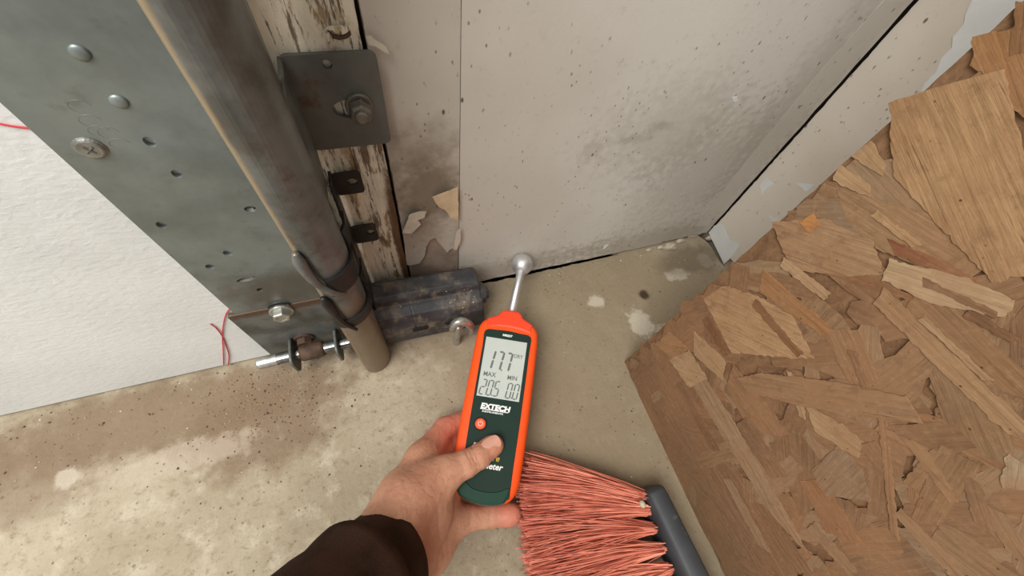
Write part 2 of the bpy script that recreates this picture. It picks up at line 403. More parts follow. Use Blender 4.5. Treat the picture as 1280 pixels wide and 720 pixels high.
# ---------------------------------------------------------------- setting
WY = 0.215
gap = [(.030 + .235*i/70, .2138 - (.0010 + .0016*mnoise.noise((i*.31,7,0)) + .0008*mnoise.noise((i*1.1,2,0)))*(1 if i < 40 else (70-i)/30)) for i in range(71)] + [(.265,.23),(.03,.23)]
hole2 = ragged([(at(x,y,Z=0).x, at(x,y,Z=0).y) for x, y in ((868,291),(884,286),(893,291),(912,338),(902,330),(893,315),(886,304),(878,298))], .003, .0007, 21)
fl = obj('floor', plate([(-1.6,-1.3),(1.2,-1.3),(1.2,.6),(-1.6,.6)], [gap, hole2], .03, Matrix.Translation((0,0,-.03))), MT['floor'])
obj('subsoil', box_me((-.05,.1,-.06), (.45,.3,-.031)), MT['crack'], fl); tag(fl, 'stained bare concrete floor', kind='structure')
# wall beside the door: backing, painted sheet, torn paper
wb = obj('wall_back', box_me((.0062,.2195,.012), (.3945,.30,1.3)), MT['core']); tag(wb, 'dirty white drywall beside the door', kind='structure')
obj('corner_light_block', join(box_me((.3945,.240,.0), (.46,.30,1.3)), box_me((.4165,.2135,.0), (.46,.240,1.3))), MT['crack'], wb)  # unseen dark boxes added to block light behind the corner crack
obj('foot_light_block', box_me((.0066,.245,.0), (.3945,.30,.0125)), MT['crack'], wb)  # unseen dark bar added to stop light leaking in under the wall
bot = [(.0557 + .3415*i/60, .0035 + .0022*mnoise.noise((i*.33,1,0)) + (.003 if i > 47 else 0) + (.006*max(0, mnoise.noise((i*.6,4,0))) if i > 45 else 0)) for i in range(61)]
edge = [(.3972 + .0012*mnoise.noise((j*.7,3,3)), .02 + 1.28*j/90) for j in range(91)]
o = obj('drywall_sheet', plate(bot + edge + [(.0557,1.3)], [], .0045, M_XZ(WY+.0045)), MT['wall'], wb); bevel(o, .0005, 1)
tp = [at(x, y, Y=WY) for x, y in ((505.5,303.6),(508.5,331.8),(513,332.8),(525,329.8),(531.8,319),(532.7,310),(537.6,300.7),(544.4,297.8),(550,305.5),(559,316),(564.8,311.4),(570.7,311.4))]
loop = [(p.x, p.z) for p in tp] + [(.0553,.092), (.0553,1.3), (.0066,1.3), (.0066,.30), (.0066,.12)]
o = obj('paper_facing', plate(ragged(loop, .0022, .00055, 2.0, lambda x, y: x > .055 or y > .5), [], .0036, M_XZ(WY+.0042)), MT['paper'], wb); o['label'] = 'grimy paper facing torn off along its lower edge'
def px_patch(name, pts, mat, parent, Y=None, X=None, th=.0003, step=.002, amp=.0005, seed=1.0, label=None):
    if Y is not None: L = [(at(x,y,Y=Y).x, at(x,y,Y=Y).z) for x, y in pts]; mw = M_XZ(Y)
    else: L = [(at(x,y,X=X).y, at(x,y,X=X).z) for x, y in pts]; mw = M_YZ(X)
    o = obj(name, plate(ragged(L, step, amp, seed), [], th, mw), MT[mat], parent)
    if label: o['label'] = label
    return o
px_patch('bare_paper_patch', [(540,246),(556,240),(572,234),(573,256),(573,276),(564,272),(556,262),(548,258)], 'peach', wb, Y=.2108, seed=3, label='peeled peach patch')
px_patch('bare_paper_patch', [(512,268),(524,264),(533,264),(530,272),(522,275),(526,280),(514,292),(503,291)], 'paper2', wb, Y=.2108, seed=4)
px_patch('paper_flap', [(570,290),(575,285),(576,300),(571,312),(567,312)], 'paper2', wb, Y=.2104, seed=5)
px_patch('paper_flap', [(457,46),(464,44),(470,50),(483,58),(488,68),(481,66),(470,57),(462,56)], 'paper2', wb, Y=.2104, seed=6)
px_patch('joint_tape', [(868,283),(950,180),(1022,92),(1105,0),(1136,0),(1000,148),(884,282)], 'tape', wb, Y=WY-.0001, seed=7, amp=.0004, step=.006, label='taped strip along the corner')
px_patch('paint_chip', [(915,122),(921,120),(922,126),(917,128)], 'white', wb, Y=WY-.0001, seed=8)
px_patch('paint_chip', [(755,307),(761,305),(758,309),(753,312)], 'white', wb, Y=WY-.0001, seed=9)
# side wall
ws = obj('wall_side', plate(ragged([(.2134,1.3),(.2134,.016),(.19,.010),(.17,.013),(.1,.012),(-1.2,.012),(-1.2,1.3)], .004, .0007, 11, lambda x, y: y > .6 or x < -.3), [], .03, M_YZ(.43)), MT['side'])
tag(ws, 'stained side wall behind the chipboard', kind='structure')
L = [(.1900,.3050),(.1844,.2948),(.1800,.288),(.1758,.2835),(.1745,.276),(.1696,.2716),(.1690,.264),(.1646,.2573),(.1640,.249),(.1592,.2418),(.150,.215),(.14,.17),(-.4,.1),(-.4,1.2),(.24-.055,1.2),(.196,.5)]
o = obj('paint_layer', plate(ragged(L, .003, .0007, 5, lambda x, y: y > .6 or x < -.1), [], .0006, M_YZ(.4)), MT['white'], ws); o['label'] = 'white paint layer with a ragged peeled edge'
px_patch('paint_layer', [(886,291),(893,282),(903,280),(912,300),(925,305),(914,322),(905,330)], 'white', ws, X=.4, seed=12)
px_patch('paint_chip', [(950,232),(958,222),(966,230),(956,238),(953,246)], 'white', ws, X=.4, seed=13)
px_patch('paint_chip', [(993,228),(1018,231),(1008,240),(1000,233)], 'white', ws, X=.4, seed=14)
px_patch('paint_chip', [(958,268),(966,272),(974,272),(968,280)], 'white', ws, X=.4, seed=15)
# torn lumps of plaster in the corner
for i, (x, y, Z, s) in enumerate(((838,308,.004,.006),(851,300,.004,.004),(866,293,.004,.005),(876,289,.005,.004),(826,309,.002,.003),(888,297,.003,.004),(811,312,.002,.0025))):
    b = bmesh.new(); bmesh.ops.create_icosphere(b, subdivisions=2, radius=1)
    for q in b.verts: q.co = q.co*(1+.5*mnoise.noise(q.co*1.7+Vector((i*7,0,0)))); q.co = Vector((q.co.x*1.7, q.co.y*.8, q.co.z*.8))*s
    me = bpy.data.meshes.new('crumb'); b.to_mesh(me); b.free()
    p = at(x, y, Z=Z); p.z = max(.001, s*.6)
    tag(obj('plaster_crumb', me, MT['crumb'], mw=Matrix.Translation(p)), ['largest plaster lump at the wall foot left of the dark corner','small plaster lump just right of the largest one at the wall foot','elongated plaster lump left of the corner hole at the wall foot','plaster lump right at the dark hole in the corner','small plaster lump just left of the largest one at the wall foot','plaster lump at the foot of the stained side wall','smallest plaster lump, farthest from the room corner'][i], 'plaster', 'plaster lumps along the wall foot')
# gap behind the wall foot and jamb
# door jamb: rough weathered board
def jamb_mesh():
    nx, nz = 46, 300; x0, x1, z0, z1 = -.058, .0042, .0, 1.0; v = []; f = []
    for j in range(nz+1):
        z = z0 + (z1-z0)*j/nz
        xe = x1 - .0012*abs(mnoise.noise((0, 0, z*90))) - .001*mnoise.noise((2, 0, z*25))
        for i in range(nx+1):
            x = x0 + (xe-x0)*i/nx
            y = .2115 - .0010*mnoise.noise((x*160, 1, z*22)) - .0009*mnoise.noise((x*420, 5, z*60)) - .0012*max(0, mnoise.noise((x*60, 9, z*45)))
            if i > nx-5: y += .0016*(i-nx+5)/5 + .0012*mnoise.noise((x*300, 2, z*140))
            v.append((x, y, z))
    for j in range(nz):
        for i in range(nx):
            a = j*(nx+1)+i; f.append((a, a+1, a+nx+2, a+nx+1))
    base = len(v)
    for j in range(nz+1):
        for i in (0, nx): x, y, z = v[j*(nx+1)+i]; v.append((x, .25, z))
    for j in range(nz):
        a = j*(nx+1); b = base+2*j
        f.append((a, a+nx+1, b+2, b)); f.append((a+nx, b+1, b+3, a+2*nx+1)); f.append((b, b+2, b+3, b+1))
    f.append(tuple(range(nx+1)) + (base+1, base)); t = nz*(nx+1); f.append(tuple(t+i for i in range(nx, -1, -1)) + (base+2*nz, base+2*nz+1))
    return recalc(mesh('jamb', v, f))
tr = obj('trim_1', jamb_mesh(), MT['jamb'], smooth=True); tag(tr, 'weathered wooden door jamb with flaking paint', kind='structure')
def px_plate(name, pts, mat, Y, th, parent, seed):
    L = [(at(x,y,Y=Y).x, at(x,y,Y=Y).z) for x, y in pts]; return obj(name, plate(ragged(L, .0012, .0002, seed), [], th, M_XZ(Y)), MT[mat], parent)
o = px_plate('nail', [(410,37),(416,42),(424,44),(432,42),(437,36),(439,42),(434,46.5),(424,48.5),(415,46.5)], 'rust', .2096, .0012, tr, 31); o['label'] = 'rusty bent nail head'
px_plate('splinter', [(404,34),(414,35.5),(421,39.5),(428,41),(434,38),(438,34),(437,31),(424,30.5),(412,32)], 'jamb', .2090, .0016, tr, 33)
px_plate('splinter', [(408,40),(411,39),(412.5,49),(409.5,51)], 'jamb', .2094, .0012, tr, 35)
sl = obj('trim_2', box_me((.0044,.226,0), (.0064,.25,1.0)), MT['crack']); tag(sl, 'dark gap strip between jamb and drywall', kind='structure')

# ---------------------------------------------------------------- garage door
DY = .1827
dr = obj('door_1', bevel_src := box_me((-1.5, DY, .0035), (-.062, DY+.024, .75)), MT['door']); tag(dr, 'white textured garage door with steel end stile', kind='structure'); bevel(dr, .0012, 2)
obj('bottom_seal', sweep([(-1.5, DY+.006, .0045), (-.07, DY+.006, .0045)], .0042, 10), MT['seal'], dr)
PY = DY - .0008
def holes(lst, Y): return [ell(at(x,y,Y=Y).x, at(x,y,Y=Y).z, rx, rz, 16, rot) for x, y, rx, rz, rot in lst]
hl = holes([(187,177,.0021,.0026,0),(221,217,.0020,.0024,0),(202,281,.0022,.0026,0),(313,261,.0030,.0022,0),(285,316,.0026,.0026,0),(263,333,.0026,.0026,0),(308,349,.0062,.0024,.12),(325,362,.0021,.0021,0)], PY-.002)
st_o = obj('end_stile', plate(rrect(-.1282, .0925, -.052, .75, .002), hl, .0022, M_XZ(PY)), MT['galv'], dr); bevel(st_o, .0012, 3); st_o['label'] = 'galvanised steel end stile with punched holes'
for x, y, w in ((308,349,.0054),(313,261,.002)):
    p = at(x, y, Y=PY); obj('slot_lip', box_me((p.x-w, PY-.0012, p.z-.0006), (p.x+w, PY, p.z+.0012)), MT['zinc'], st_o)
for x, y in ((100,66),(149,127)):
    p = at(x, y, Y=PY-.0022); obj('rivet', lathe(p, (0,-1,0), [(.0031,-.0005),(.0030,.0004),(.0024,.0009),(.0013,.0012),(.0004,.0013)], 20), MT['galv'], st_o, smooth=True)
p = at(113, 185, Y=PY-.0022)
sw = obj('screw', lathe(p, (0,-1,0), [(.0056,-.0004),(.0056,.0004),(.0050,.0008),(.0048,.0012),(.0041,.0016),(.0004,.0015)], 24), MT['lag2'], st_o); sw['label'] = 'large cross head screw'
for a in (.6, .6+math.pi/2):
    dx, dz = .0022*math.cos(a), .0022*math.sin(a); obj('cross_recess', sweep([p+Vector((-dx,-.0014,-dz)), p+Vector((dx,-.0014,dz))], .0006, 6), MT['bracket'], sw)
for x, y in ((100,133),(113,151),(124,164),(136,166),(150,180)):
    p = at(x, y, Y=PY-.0022); pts = [p+Vector((.0036*math.cos(t), -.00005, .0028*math.sin(t))) for t in [k*.35 for k in range(13)]]
    obj('stamped_mark', sweep(pts, .00006, 5), MT['galv'], st_o)
bk = obj('bottom_bracket', plate(rrect(-.1335, .002, -.050, .0925, .0015), holes([(376,437,.005,.0026,0)], PY-.003), .0034, M_XZ(PY)), MT['bracket'], dr); bevel(bk, .0008, 2); bk['label'] = 'dull steel bottom corner bracket'
def hexbolt(name, p, mat, parent, r=.0068, h=.006, d=(0,-1,0), washer=.0088, rot=.2):
    p = Vector(p); o = obj(name, join(lathe(p, d, [(washer,-.001),(washer,.0010),(washer*.92,.0016)], 24), lathe(p, d, [(r,.0015),(r,.0012+h*.85),(r*.86,.0012+h),(r*.55,.0010+h),(r*.5,.0006+h)], 6, rot)), MT[mat], parent)
    return bevel(o, .0003, 1)
hexbolt('hex_bolt', at(352,389,Y=PY-.004), 'zinc', bk)
hexbolt('hex_bolt', at(380,423,Y=PY-.004), 'rust', bk)
for x, y in ((350,384),(408,438)):
    p = at(x, y, Y=PY-.0034); obj('slot_edge', sweep([p+Vector((.0075*math.cos(t), -.0002, .0045*math.sin(t)+.0015)) for t in [k*.3 for k in range(11)]], .0007, 6), MT['hole'], bk)
SY, SZ = .1655, .0275
obj('roller_shaft', lathe((-.1390,SY,SZ-.001), (1,0,.012), [(.0046,0),(.0054,.0012),(.0054,.0165)], 20), MT['zinc'], bk, smooth=False)['label'] = 'bare zinc tip of the roller shaft'
obj('roller_shaft', lathe((-.1226,SY,SZ), (1,0,.012), [(.0051,0),(.0051,.062)], 20), MT['chrome'], bk, smooth=False)
obj('rusty_sleeve', lathe((-.1035,SY,SZ), (1,0,.012), [(.0066,0),(.0076,.002),(.0074,.018),(.0062,.0205)], 18), MT['rust'], bk, smooth=True)
for x in (-.1075, -.070):
    lp = rrect(SY-.0125, SZ-.014, PY-.003, SZ+.012, .006, 5)
    o = obj('bracket_ear', plate(lp, [], .0022, M_YZ(x)), MT['bracket'], bk)
for pts, lab in (([(289,384),(283,392),(279.5,404),(278,420),(279,440),(279.5,456)], 'red thread hanging straight beside the corner bracket on the white door'),
                 ([(263,405),(270,410),(277,419),(282,431),(286,444),(285,457)], 'red thread curving across the straight one on the white door'),
                 ([(-20,150),(0,155),(24,159),(48,161)], 'red thread at the left end of the steel door stile')):
    W = [at(x, y, Y=DY-.0007) for x, y in pts]; b0 = W[-1].copy(); b0.z = max(b0.z, .0008)
    W = [Vector((w.x, w.y, max(w.z, .0008))) for w in W]
    me = sweep(spline(W, 5), .00042, 6); me.transform(Matrix.Translation(-b0))
    tag(obj('red_thread', me, MT['thread'], mw=Matrix.Translation(b0)), lab, 'thread', 'red threads on the door')

# ---------------------------------------------------------------- track
TP = [(-.0535,.1520),(-.0535,.1470),(-.0520,.1435),(-.0490,.1415),(-.0450,.1405),(-.0405,.1412),(-.0360,.1438),(-.0325,.1478),(-.0305,.1530),(-.0305,.1580),(-.0325,.1640),(-.0350,.1720),(-.0360,.1820),(-.0360,.1900)]
tk = empty('door_track', (-.042,.15,0)); tag(tk, 'dusty steel door track standing beside the garage door stile', 'track')
TS = [(p.x, p.y) for p in spline([Vector((x,y,0)) for x, y in TP], 3)]
obj('channel', sheet(TS, .0016, .002, .95), MT['track'], tk, smooth=False)
lipp = [(-.0535,.1525,.004), (-.0535,.1525,.3), (-.0535,.1525,.95)]
obj('rolled_lip', sweep(lipp, .0013, 10), MT['track'], tk, smooth=True)
L = [at(x,y,Y=.2062) for x, y in ((357,79),(471,65),(490,178),(413,190))]
pl = [(-.0345,.2650),(-.0345,.2110),(.0096,.2128),(.0096,.2675)]
pl = rrect(-.0355, .2115, .0097, .2668, .004)
c1 = at(441,136,Y=.2062); c2 = at(409,81,Y=.2062)
slot = ell(c1.x, c1.z, .0105, .0058, 22, .03)
jb = obj('jamb_bracket', join(plate(pl, [slot, ell(c2.x,c2.z,.0024,.0024,14)], .0024, M_XZ(.2088))), MT['plate'], tk); bevel(jb, .0006, 2); jb['label'] = 'dark steel jamb plate with a slotted hole'
obj('bracket_web', plate(ragged([(.168,.262),(.168,.205),(.174,.196),(.199,.196),(.199,.206),(.2085,.213),(.2085,.2655)], .004, .0004, 3), [], .0022, M_YZ(-.0335)), MT['bracket'], tk)
lg = at(450,136,Y=.2035)
lb = obj('lag_bolt', join(lathe(lg+Vector((0,.0035,0)), (0,-1,0), [(.0073,0),(.0076,.0012),(.0072,.0024)], 26), lathe(lg, (0,-1,0), [(.0062,0),(.0062,.0056),(.0054,.0068),(.0044,.0070)], 6, .3), lathe(lg+Vector((0,-.0066,0)), (0,-1,0), [(.0038,0),(.0037,.0020),(.0030,.0026)], 16)), MT['lag'], tk); bevel(lb, .0004, 2)

# ---------------------------------------------------------------- safety sensor
sn = empty('safety_sensor', (.01,.18,0)); tag(sn, 'dusty black sensor housing clamped to the door track near the floor', 'sensor')
AX = -.0312
arm = [(.1785,.012),(.1785,.115),(.188,.150),(.192,.196),(.2056,.196),(.2056,.012)]
obj('mounting_arm', plate(arm, [ell(.197,.108,.0017,.0022,12)], .0018, M_YZ(AX+.0009)), MT['blacksteel'], sn)
for (x0, z0, x1, z1), hx in (((-.0315,.1738,-.0133,.1930), -.0198), ((-.0315,.1196,-.0130,.1400), -.0185)):
    o = obj('mounting_tab', plate(rrect(x0, z0, x1, z1, .003), [ell(hx, (z0+z1)/2+.0012, .0036, .0027, 16)], .0016, M_XZ(.2072)), MT['blacksteel'], sn); bevel(o, .0004, 1)
def off(prof, d):
    P = [Vector(p) for p in prof]; out = []
    for i in range(len(P)):
        t = (P[min(i+1,len(P)-1)] - P[max(i-1,0)]).normalized(); out.append(P[i] + Vector((t.y,-t.x))*d)
    return [(p.x, p.y) for p in out]
clip = off(TS[12:34], .0024)
clip = clip + [(-.0300,.1790),(-.0300,.190)]
obj('track_clip', sheet(clip, .0018, .158, .176), MT['blacksteel'], sn, smooth=False)
clip2 = off(TS[6:34], .0024) + [(-.0300,.1790),(-.0300,.190)]
obj('track_clip', sheet(clip2, .0018, .112, .122), MT['blacksteel'], sn, smooth=False)
for pts, rr, mt in (([(369,316),(374,327),(384,342),(398,356),(416,366),(432,366)], [.0016,.0034,.0030,.0024,.0020,.0012], 'track'),
                    ([(403,372),(408,379),(418,392),(430,404),(446,412)], [.0014,.0032,.0024,.0018,.0012], 'blacksteel')):
    W = [at(x, y, Y=.1392 - .0008*i + (.006 if i > 4 else 0)) for i, (x, y) in enumerate(pts)]
    W2 = spline(W, 4); R2 = [rr[min(int(q/4), len(rr)-1)]*(1-(q%4)/4) + rr[min(int(q/4)+1, len(rr)-1)]*((q%4)/4) for q in range(len(W2))]
    obj('clip_ear', sweep(W2, R2, 10), MT[mt], sn, smooth=True)
# housing: ridged block along the floor
def housing():
    prof = [(.1640,.0050),(.1625,.0080),(.1625,.0260),(.1640,.0390),(.1690,.0480),(.1760,.0525),(.1800,.0535),(.1812,.0600),(.1840,.0640),(.1990,.0650),(.2030,.0610),(.2040,.0050)]
    xs = [(-.0430,.93),(-.0400,.985),(-.035,1),(.000,1),(.0010,.985),(.0022,1.0),(.0500,1),(.0640,1),(.0680,.985),(.0700,.93)]; v = []; f = []; n = len(prof)
    cy, cz = .183, .03
    for x, s in xs:
        for y, z in prof: v.append((x + (z-.03)*-.06, cy+(y-cy)*s, max(.0025, cz+(z-cz)*s + (x*-.06))))
    for i in range(len(xs)-1):
        for k2 in range(n): f.append((i*n+k2, i*n+(k2+1)%n, (i+1)*n+(k2+1)%n, (i+1)*n+k2))
    f.append(tuple(range(n))); f.append(tuple((len(xs)-1)*n+k2 for k2 in range(n-1,-1,-1)))
    return recalc(mesh('housing', v, f))
hs = obj('housing', housing(), MT['black'], sn); bevel(hs, .0014, 2)
for x, y, w, hgt in ((526,411,.0075,.0032),(564,403,.006,.0026),(472,424,.003,.0052)):
    p = at(x, y, Y=.1622); o = obj('slot', plate(rrect(p.x-w, p.z-hgt, p.x+w, p.z+hgt, hgt*.8), [], .0016, M_XZ(.1634)), MT['hole'], hs)
obj('end_knob', lathe((.0655,.184,.034), (1,-.05,-.1), [(.0120,0),(.0125,.004),(.0105,.009),(.0068,.010),(.0060,.0128),(.002,.0132)], 10), MT['black'], hs)
wo = at(575, 408, Y=.1555)
wing = obj('wing_nut', lathe(wo+Vector((0,.0075,.0)), (0,-1,0), [(.0048,0),(.0046,.005),(.0038,.0086)], 16), MT['zinc'], sn, smooth=False); wing['label'] = 'bright zinc wing nut'
for pts, rr in (([(573,408),(571.5,418),(570.5,427),(570,433)], [.0030,.0036,.0037,.0032]), ([(565,412),(568,405),(576,401.5),(585,404.5),(590,411),(588,417)], [.0028,.0038,.0042,.0042,.0036,.0022])):
    W = spline([at(x, y, Y=.1500) for x, y in pts], 4); R2 = [rr[min(q//4, len(rr)-1)]*(1-(q%4)/4) + rr[min(q//4+1, len(rr)-1)]*((q%4)/4) for q in range(len(W))]
    obj('wing', sweep(W, R2, 12), MT['zinc'], wing, smooth=True)

# ---------------------------------------------------------------- moisture meter
mo, mu, mv = Vector((.08407,.13241,.0435)), Vector((.89887,-.43610,.04287)).normalized(), Vector((.43745,.89876,-.02947))
mv = (mv - mu*mv.dot(mu)).normalized(); mn = mu.cross(mv)
MR = Matrix((mu, mv, mn)).transposed()
mm = empty('moisture_meter', mo, MR); tag(mm, 'orange and green handheld moisture meter with its ball probe on the wall', 'moisture meter')
def smooth_loop(P, n=5):
    P = [Vector((x,y,0)) for x, y in P]; N = len(P); out = []
    for i in range(N):
        a, b, c, d = P[i-1], P[i], P[(i+1)%N], P[(i+2)%N]
        for k in range(n):
            t = k/n; q = .5*((2*b)+(c-a)*t+(2*a-5*b+4*c-d)*t*t+(3*b-a-3*c+d)*t**3); out.append((q.x/1000, q.y/1000))
    return out
half = [(0,-147),(9,-146.5),(17,-144.5),(22.5,-141),(26,-135),(27.6,-126),(28.4,-110),(29.2,-80),(29.6,-50),(29.8,-20),(29.6,-4),(28.6,3),(26.0,8.0),(21.5,11.5),(16.5,13.2),(13.0,15.0),(11.4,17.8),(10.4,20.0),(7.5,21.4),(0,22)]
outl = smooth_loop(half + [(-x, y) for x, y in half[-2:0:-1]])
body = obj('body', pillow(outl, [(-.0235,.009),(-.0225,.005),(-.020,.002),(-.016,.0004),(-.012,0),(-.006,.0002),(-.0022,.0010),(-.0004,.0030),(.0004,.0056)]), MT['orange'], mm, local=True, smooth=True); body['label'] = 'bright orange rubber body'
gh = [(-19.5,-142),(0,-145.2),(18,-142.6),(20,-136),(20.2,-120),(21.0,-95),(21.6,-60),(22.0,-20),(21.7,-4)]
gtop = [(11,-2.1),(0,-1.2),(-11,-1.8)]
gl = gh + gtop + [(-22.0,-4),(-22.0,-20),(-21.4,-60),(-20.6,-95),(-19.8,-120),(-20.4,-136)]
gl = smooth_loop(gl, 3)
fp = obj('faceplate', pillow(gl, [(-.004,0),(.0008,0),(.0013,.0005)]), MT['green'], mm, local=True); fp['label'] = 'dark green front panel'
ft = [(-20.3,-139),(-16,-144.5),(0,-147.6),(14,-145.5),(18.3,-141),(19.2,-133),(10,-137.0),(0,-138.0),(-10,-136.5),(-19.4,-130)]
obj('foot_curve', pillow(smooth_loop(ft, 4), [(-.016,.0),(-.004,-.0006),(.0008,.0),(.0018,.0012)]), MT['green2'], mm, local=True)
cap = [(23,10.0),(16,14.0),(12.5,16),(11,19.5),(7.5,22.2),(0,22.8),(-7.5,22.2),(-11,19.5),(-12.5,16),(-16,14.0),(-23,10.0),(-22.5,-1),(-11,1.0),(0,1.6),(11,0.8),(22.3,-1)]
obj('top_cap', pillow([(x/1000,y/1000) for x, y in cap], [(-.018,.003),(-.012,.0),(-.003,.0),(.0002,.0012),(.0010,.003)]), MT['redcap'], mm, local=True, smooth=False)
T0 = .0013
scr = obj('screen', pillow([(x/1000,y/1000) for x, y in ((-19,-67),(18.2,-67),(19,-10.6),(-20,-10.7))], [(-.001,0),(T0+.0002,0),(T0+.0003,.0003)]), MT['lcd'], fp, local=True); scr['label'] = 'pale grey liquid crystal display'
TZ = T0+.00032
def loc(x, y, z, rz=0): return Matrix.Translation((x/1000, y/1000, z)) @ Matrix.Rotation(rz, 4, 'Z')
SEG = {'0':'abcdef','1':'bc','2':'abged','5':'afgcd','7':'abc'}
def digit(ch, x, y, w, h, t, sh=.12):
    v = []; f = []
    def quad(pts):
        n = len(v)
        for a, b in pts: v.append(((x+a+(b-h/2)*sh)/1000, (y+b)/1000, TZ+.00004))
        f.append(tuple(range(n, n+len(pts))))
    g = .25
    def hz(yc): quad([(t*.6+g,yc),(t*1.1+g,yc-t/2),(w-t*1.1-g,yc-t/2),(w-t*.6-g,yc),(w-t*1.1-g,yc+t/2),(t*1.1+g,yc+t/2)])
    def vt(xc, y0, y1): quad([(xc,y0+g),(xc+t/2,y0+t*.5+g),(xc+t/2,y1-t*.5-g),(xc,y1-g),(xc-t/2,y1-t*.5-g),(xc-t/2,y0+t*.5+g)])
    for s in SEG[ch]:
        {'a':lambda:hz(h-t/2),'g':lambda:hz(h/2),'d':lambda:hz(t/2),'b':lambda:vt(w-t/2,h/2,h-t/4),'c':lambda:vt(w-t/2,t/4,h/2),'f':lambda:vt(t/2,h/2,h-t/4),'e':lambda:vt(t/2,t/4,h/2)}[s]()
    return obj('digit', mesh('digit', v, f), MT['seg'], scr, local=True)
digit('1', -15.5, -42.0, 6.6, 19.0, 1.9); digit('7', -7.6, -42.0, 6.8, 19.0, 1.9); digit('7', .2, -42.0, 6.8, 19.0, 1.9)
digit('2', -17.2, -65.9, 5.0, 14.4, 1.15); digit('0', -11.1, -65.9, 5.0, 14.4, 1.15); digit('5', -5.2, -65.9, 5.0, 14.4, 1.15)
digit('0', 6.0, -65.9, 4.8, 14.4, 1.15); digit('0', 12.0, -65.9, 4.8, 14.4, 1.15)
def dot(x, y, r): obj('decimal_point', mesh('dot', [((x+a)/1000, (y+b)/1000, TZ+.00004) for a, b in ((-r,-r),(r,-r),(r,r),(-r,r))], [(0,1,2,3)]), MT['seg'], scr, local=True)
dot(-1.2,-41.2,.7); dot(-6.0,-64.9,.5); dot(11.2,-64.9,.5)
def txt(body, x, y, size, mat, par, z, shear=0, bold=0, sx=1.0, name='lettering', rz=0):
    return obj(name, text_me(body, size/1000, shear, bold/1000, sx), MT[mat], par, local=True, mw=loc(x, y, z, rz))
txt('DRY', 8.2, -27.4, 5.0, 'seg', scr, TZ, bold=.07, sx=.86); txt('MAX', -16.6, -48.6, 5.8, 'seg', scr, TZ, bold=.12, sx=.9); txt('MIN', 5.0, -48.8, 5.6, 'seg', scr, TZ, bold=.12, sx=.9)
FZ = T0 + .00002
txt('M0257', -5.0, -7.4, 3.0, 'ltr', fp, FZ, bold=.14, sx=1.1)
txt('EXTECH', -13.8, -76.8, 6.0, 'ltr', fp, FZ, .12, .32, 1.12)
bar = obj('print_bar', mesh('bar', [(-.0138,-.0779,FZ+.0001),(.0102,-.0779,FZ+.0001),(.0102,-.0772,FZ+.0001),(-.0138,-.0772,FZ+.0001)], [(0,1,2,3)]), MT['ltr'], fp, local=True)
txt('INSTRUMENTS', -12.0, -80.0, 1.9, 'ltr', fp, FZ, .1, .06, 1.45)
txt('Pinless', -15.0, -109.5, 6.4, 'ltr', fp, FZ, .22, .12, .95); txt('Moisture', -14.6, -116.4, 6.4, 'ylw', fp, FZ, .22, .12, .98); txt('Meter', -4.4, -122.6, 6.4, 'ltr', fp, FZ, .22, .16, 1.0)
bt = obj('power_button', lathe((0,0,0), (0,0,1), [(.0044,-.001),(.0044,.0006),(.0038,.0011),(.001,.0012)], 24), MT['btn'], fp, local=True, smooth=False, mw=loc(-11.4,-90,T0)); bt['label'] = 'round orange power button'
obj('button_ring', lathe((0,0,0), (0,0,1), [(.0058,-.001),(.0058,.0001),(.0054,.0003)], 24), MT['hole'], fp, local=True, mw=loc(-11.4,-90,T0))
obj('power_symbol', join(sweep([(.0019*math.sin(a), .0019*math.cos(a), .0012) for a in [.6+k*(2*math.pi-1.2)/14 for k in range(15)]], .00022, 5), sweep([(0,.0006,.0012),(0,.0024,.0012)], .00022, 5)), MT['ltr'], bt, local=True)
BC = MR.inverted() @ (Vector((.1222,.2034,.0412)) - mo)
rd = (BC - Vector((0,.0215,-.006)))
obj('probe_rod', lathe((0,.0190,-.006), rd, [(.0040,0),(.0040,rd.length-.012),(.0056,rd.length-.006),(.0075,rd.length)], 24), MT['alu'], mm, local=True, smooth=True)['label'] = 'brushed aluminium probe rod'
obj('probe_ball', lathe(BC, rd, [(max(.0003,.0116*math.sin(a)), -.0116*math.cos(a)) for a in [math.pi*k/20 for k in range(21)]], 32), MT['alu'], mm, local=True, smooth=True)['label'] = 'aluminium ball sensor'

# ---------------------------------------------------------------- hand
def A(x, y, z): return np.array(at(x, y, Z=z))
CH = []   # (a, b, ra, rb, group)
def chain(pts, g):
    for (a, b) in zip(pts[:-1], pts[1:]): CH.append((A(*a[:3]), A(*b[:3]), a[3], b[3], g))
WR, WU = (482,676,.078,.0195), (503,712,.050,.0195)
EL1, EL2 = (428,728,.108,.022), (452,776,.090,.021)
chain([EL1, WR, (508,632,.064,.0205), (538,606,.057,.0165)], 0)               # radial side of the wrist, thumb metacarpal
chain([EL2, WU, (534,686,.030,.0175), (560,657,.022,.0145)], 6)               # ulnar side, heel of the palm
chain([(512,690,.056,.018), (530,644,.046,.019), (548,612,.034,.016)], 0)                       # palm
chain([WR, (505,620,.054,.017), (528,574,.040,.0125)], 0)                      # index metacarpal
chain([(528,590,.042,.014), (548,622,.030,.013), (556,648,.026,.012)], 0)      # knuckle row
chain([(540,604,.0575,.0150), (560,590,.0570,.0118), (584,579,.0545,.0100), (598,571,.0530,.0093), (613,559,.0508,.0080), (618,556.5,.0503,.0076)], 1)  # thumb
chain([(528,574,.040,.0122), (556,536,.0225,.0098), (592,520,.0105,.0085), (622,516,.0092,.0074)], 2)   # index
chain([(540,590,.034,.0115), (572,562,.0150,.0092), (605,555,.0095,.0082), (632,552,.0090,.0072)], 3)   # middle
chain([(548,622,.028,.0120), (580,602,.0115,.0088), (612,596,.0095,.0080), (634,592,.0090,.0072)], 4)   # ring
